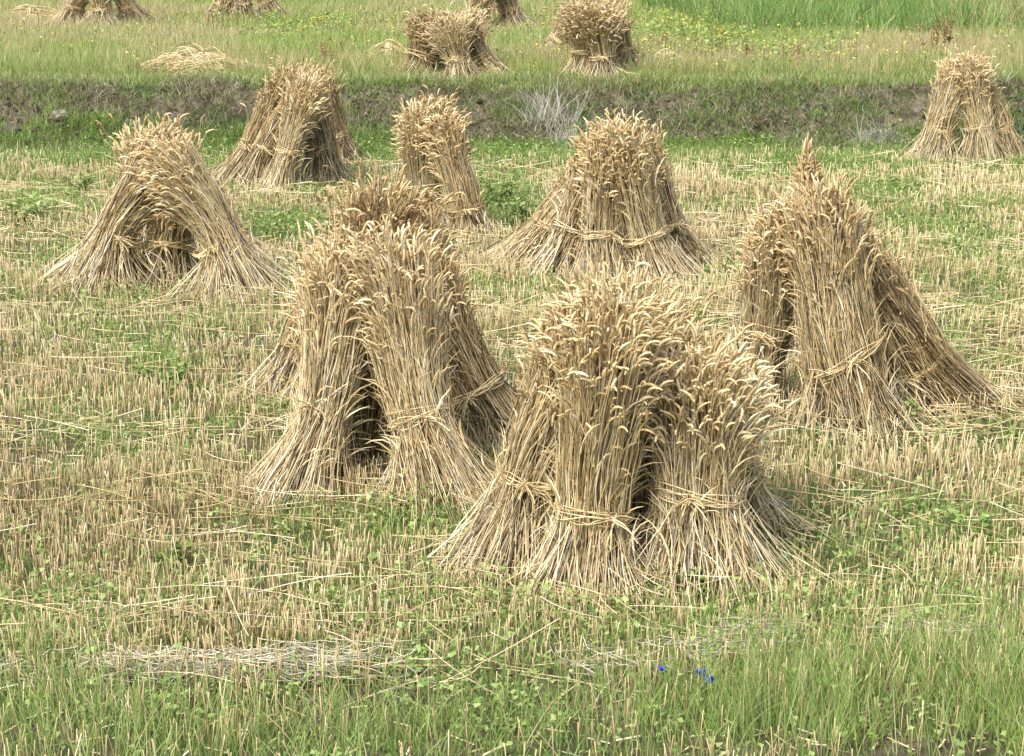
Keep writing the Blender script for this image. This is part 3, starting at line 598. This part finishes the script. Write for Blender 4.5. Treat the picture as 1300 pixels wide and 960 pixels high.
# ------------------------------------------------------------------ single plants
def dock(px, py, h, n, label, group='rusty docks on the terrace', zp=.79):
    F = on_plane(px, py, zp); F[2] = float(height(F[0], F[1])); root = empty('dock_plant', tuple(F)); tag(root, label, 'dock plant', group)
    g = Geo(); gs = Geo(); gl = Geo()
    bx = R.normal(0, .07, (n, 2)); hh = h * R.uniform(.7, 1.1, n); K = 5; t = np.linspace(0, 1, K)
    ln = R.normal(0, .10, (n, 2)); P = np.zeros((n, K, 3)); P[..., 0] = F[0] + bx[:, :1] + ln[:, :1] * t * hh[:, None]; P[..., 1] = F[1] + bx[:, 1:] + ln[:, 1:] * t * hh[:, None]; P[..., 2] = F[2] + hh[:, None] * t
    tubes(g, P, np.full((n, K), .0035), 3, rep(pal([(.22, .09, .04), (.34, .20, .09)], R.uniform(0, 1, n)), K))
    m = 60; s = R.integers(0, n, n * m); u = R.uniform(.42, 1, n * m); q = P[s, 0] * (1 - u)[:, None] + P[s, -1] * u[:, None] + R.normal(0, .012, (n * m, 3))
    leaves(gs, q[:, 0], q[:, 1], q[:, 2], .024, [(.26, .13, .06), (.40, .24, .11), (.52, .38, .20)], .5, .3)
    m = 7; s = R.integers(0, n, n * m); u = R.uniform(0, .4, n * m); q = P[s, 0] * (1 - u)[:, None] + P[s, -1] * u[:, None]
    leaves(gl, q[:, 0], q[:, 1], q[:, 2], .10, [(.10, .13, .03), (.20, .17, .05), (.12, .2, .04)], .5, .3)
    g.build('stem', M_DRY, root, F); gs.build('seed_sprays', M_DRY, root, F); gl.build('leaves', M_GREEN, root, F)
dock(277, 44, .34, 5, 'rusty dock before the second stook along the top edge')
dock(412, 88, .42, 6, 'rusty dock standing just above the leaning stook before the bank')
dock(432, 74, .36, 4, 'thin rusty dock between leaning stook and flat tied sheaf')
dock(1198, 68, .60, 7, 'tallest rusty dock above the stook at the right edge')
dock(1186, 72, .50, 5, 'shorter rusty dock just left of the tallest one')
dock(958, 84, .36, 4, 'rusty dock amid dark green weeds on the terrace')
dock(1010, 86, .38, 4, 'rusty dock right of the dark green terrace weeds')
dock(915, 62, .42, 4, 'rusty dock left of the dark green terrace weeds')
dock(838, 66, .34, 4, 'rusty dock just behind the small pale straw heap')

def weed(px, py, rad, h, n, size, tone, label, cols=GRN, zp=0., name='leafy_weed', group=None):
    F = on_plane(px, py, zp); F[2] = float(height(F[0], F[1])); root = empty(name, tuple(F)); tag(root, label, 'weed', group)
    S = 9; th = R.uniform(0, 6.28, S); K = 4; t = np.linspace(0, 1, K)
    P = np.zeros((S, K, 3)); P[..., 0] = F[0] + np.cos(th)[:, None] * rad * t ** 1.2 * R.uniform(.3, 1, (S, 1)); P[..., 1] = F[1] + np.sin(th)[:, None] * rad * t ** 1.2 * R.uniform(.3, 1, (S, 1)); P[..., 2] = F[2] + h * t * R.uniform(.6, 1, (S, 1))
    g = Geo(); tubes(g, P, np.full((S, K), .0026), 3, rep(np.tile([.13, .17, .05], (S, 1)), K)); g.build('stems', M_GREEN, root, F)
    s = R.integers(0, S, n); u = R.uniform(.15, 1, n); k = np.minimum((u * (K - 1)).astype(int), K - 2); f = u * (K - 1) - k
    q = P[s, k] * (1 - f)[:, None] + P[s, k + 1] * f[:, None] + R.normal(0, .012, (n, 3))
    g = Geo(); leaves(g, q[:, 0], q[:, 1], q[:, 2], size, cols, tone, .2); g.build('leaves', M_GREEN, root, F)
RED = [(.22, .03, .02), (.42, .06, .04), (.5, .16, .08)]
weed(635, 268, .26, .34, 170, .055, .85, 'bright green leafy weed between the narrow and the broad stook')
weed(668, 282, .22, .2, 120, .05, .7, 'lower green weed beside the foot of the broad stook')
weed(205, 497, .20, .16, 130, .05, .62, 'dark green weed clump in the stubble left of the two-gapped stook')
weed(25, 285, .34, .30, 190, .055, .85, 'large bright green weed at the left edge of the field')
weed(105, 250, .25, .26, 140, .05, .6, 'green weed just left of the arched stook')
weed(355, 302, .10, .10, 40, .04, .5, 'small red-leaved weed right of the arched stook', RED)
weed(60, 302, .07, .08, 26, .04, .5, 'small red-leaved weed near the left edge', RED)
weed(660, 755, .10, .10, 40, .035, .6, 'small weed by the left foot of the nearest stook')
weed(880, 762, .13, .14, 60, .045, .55, 'broad-leaved weed at the right foot of the nearest stook')
weed(1140, 545, .14, .20, 90, .04, .65, 'weed growing through the foot of the tent-shaped stook')
weed(560, 652, .13, .12, 70, .035, .5, 'dark weed before the black-gapped stook left of centre')
weed(345, 825, .09, .08, 12, .03, .5, 'weed with reddish yellow leaves at the near edge', [(.30, .10, .03), (.45, .30, .05), (.15, .2, .04)])
weed(215, 720, .13, .12, 50, .045, .6, 'green weed in the near left stubble')
weed(1235, 690, .18, .16, 80, .04, .6, 'green weed in the near right stubble')

def flower(px, py, h, label):
    F = on_plane(px, py + 40, 0); F[2] = float(height(F[0], F[1])); H = at_depth(px, py - 5, F[1]); root = empty('cornflower', tuple(F)); tag(root, label, 'flower', 'blue cornflowers at the near edge')
    g = Geo(); tubes(g, np.array([[F, (F + H) / 2 + [.006, 0, 0], H]]), np.full((1, 3), .0012), 4, np.full((1, 3, 3), (.12, .18, .08))); g.build('stem', M_GREEN, root, F)
    g = Geo(); n = 30; leaves(g, np.full(n, H[0]), np.full(n, H[1]), np.full(n, H[2]), .020, [(.03, .06, .35), (.06, .12, .5)], .5, .3); g.build('bloom', M_PETAL, root, F)
flower(841, 856, .1, 'leftmost of the three blue cornflowers at the near edge')
flower(889, 860, .1, 'middle blue cornflower at the near edge, raised highest')
flower(902, 868, .1, 'rightmost and lowest of the three blue cornflowers')

PALE = [(.34, .33, .26), (.52, .50, .41), (.68, .66, .55)]
def tuft(px, py, rad, h, n, label, cols, curl, lean, zp=0., w=.003, name='dead_grass_tuft'):
    F = on_plane(px, py, zp); F[2] = float(height(F[0], F[1])); g = Geo(); a = R.uniform(0, 6.28, n); r = rad * R.uniform(0, 1, n) ** .5
    x = F[0] + r * np.cos(a); y = F[1] + r * np.sin(a) * .5
    blades(g, x, y, h, w, cols, .5, .25, lean, 6, curl=curl); tag(g.build(name, M_DRY, None, F), label, 'grass tuft')
tuft(1112, 196, .24, .34, 800, 'grey-white dead grass tuft at the bank foot left of the right-edge stook', PALE, 2.4, .35)
tuft(1138, 198, .16, .26, 380, 'grey-white dead grass tuft touching the foot of the right-edge stook', PALE, 2.4, .4)
tuft(948, 208, .40, .20, 1100, 'wide flattened grey-brown dead grass mound at the bank foot', [(.16, .15, .10), (.30, .28, .20), (.42, .40, .30)], 2.6, .8)
tuft(92, 205, .28, .14, 600, 'low grey-white dead grass patch beside the top of the arched stook', PALE, 2.5, .8)
tuft(700, 192, .30, .50, 150, 'tall thin white dead stalks fanning up the bank beyond the broad stook', PALE, .7, .5)
tuft(725, 196, .22, .36, 300, 'pale dead grass tuft beside the fan of white stalks', PALE, 1.8, .5)
tuft(625, 212, .20, .14, 300, 'grey dead grass beside the narrow stook at the bank foot', PALE, 2.2, .8)
tuft(1050, 104, .9, .14, 1500, 'strip of greyed mown grass along the bank lip at the right', [(.20, .21, .15), (.32, .33, .26), (.42, .43, .35)], 2.6, 1.2, zp=.76)
tuft(1295, 110, .5, .2, 900, 'grey mown grass hanging over the lip at the right edge', [(.14, .16, .11), (.24, .26, .20), (.34, .36, .28)], 2.6, 1.2, zp=.74)

# pale rocks, clods and a painted hollow in the bank
def rock(px, py, r, col, label, cat='rock', name='rock', yy=22.45):
    P = at_depth(px, py, yy); P[2] = float(height(P[0], P[1])); n = 14; th = np.linspace(0, np.pi, n)[:, None]; ph = np.linspace(0, 2 * np.pi, 2 * n, endpoint=False)[None]
    D = np.stack([np.sin(th) * np.cos(ph), np.sin(th) * np.sin(ph), np.cos(th) + 0 * ph], -1); s = int(px)
    rr = r * (.8 + .45 * fbm(D[..., 0] * 2 + 5, D[..., 1] * 2 + D[..., 2] * 3 + 9, s)); V = P + D * rr[..., None] * np.array([1.2, .9, .8])
    i = np.arange(n * 2 * n).reshape(n, 2 * n); Q = np.stack([i[:-1], np.roll(i[:-1], -1, 1), np.roll(i[1:], -1, 1), i[1:]], -1).reshape(-1, 4)
    g = Geo(); g.add(V.reshape(-1, 3), Q, None, np.tile(col, (n * 2 * n, 1))); tag(g.build(name, M_DRY, None, P, smooth=False), label, cat)
rock(75, 124, .09, (.34, .30, .24), 'pale stone set in the earth bank above the arched stook')
rock(12, 118, .10, (.12, .10, .08), 'dark lump painted for a shaded hollow at the left end of the bank', 'earth clod', 'clod_or_hollow')  # dark colour puts the shade of a hollow onto a lump
rock(1078, 162, .08, (.28, .24, .18), 'brownish clod low in the bank left of the right-edge stook', 'earth clod', 'clod_or_hollow', 22.25)

# ------------------------------------------------------------------ light
w = bpy.data.worlds.new('World'); scene.world = w; w.use_nodes = True; nt = w.node_tree; bg = nt.nodes['Background']
sky = nt.nodes.new('ShaderNodeTexSky'); sky.sky_type = 'NISHITA'; sky.sun_disc = False
EL, AZ = math.radians(54), math.radians(217)     # azimuth clockwise from +Y: behind the camera, to the left
sky.sun_elevation = EL; sky.sun_rotation = AZ; sky.dust_density = 4; sky.air_density = 1.2; sky.ozone_density = 1
hs = nt.nodes.new('ShaderNodeHueSaturation'); hs.inputs['Saturation'].default_value = .95
nt.links.new(sky.outputs[0], hs.inputs['Color']); nt.links.new(hs.outputs[0], bg.inputs['Color']); bg.inputs['Strength'].default_value = .10
sd = bpy.data.lights.new('sun', 'SUN'); sd.energy = 2.0; sd.angle = math.radians(28); sd.color = (1, .995, .985)
so = bpy.data.objects.new('sun', sd); COL.objects.link(so)
dv = Vector((math.sin(AZ) * math.cos(EL), math.cos(AZ) * math.cos(EL), math.sin(EL))); so.rotation_euler = dv.to_track_quat('Z', 'Y').to_euler()
so.location = (-4, -4, 12)
vs = scene.view_settings; vs.view_transform = 'Standard'; vs.look = 'None'; vs.gamma = 1; vs.use_curve_mapping = False; vs.exposure = 1.2
scene.cycles.max_bounces = 6; scene.cycles.diffuse_bounces = 3; scene.cycles.transmission_bounces = 3
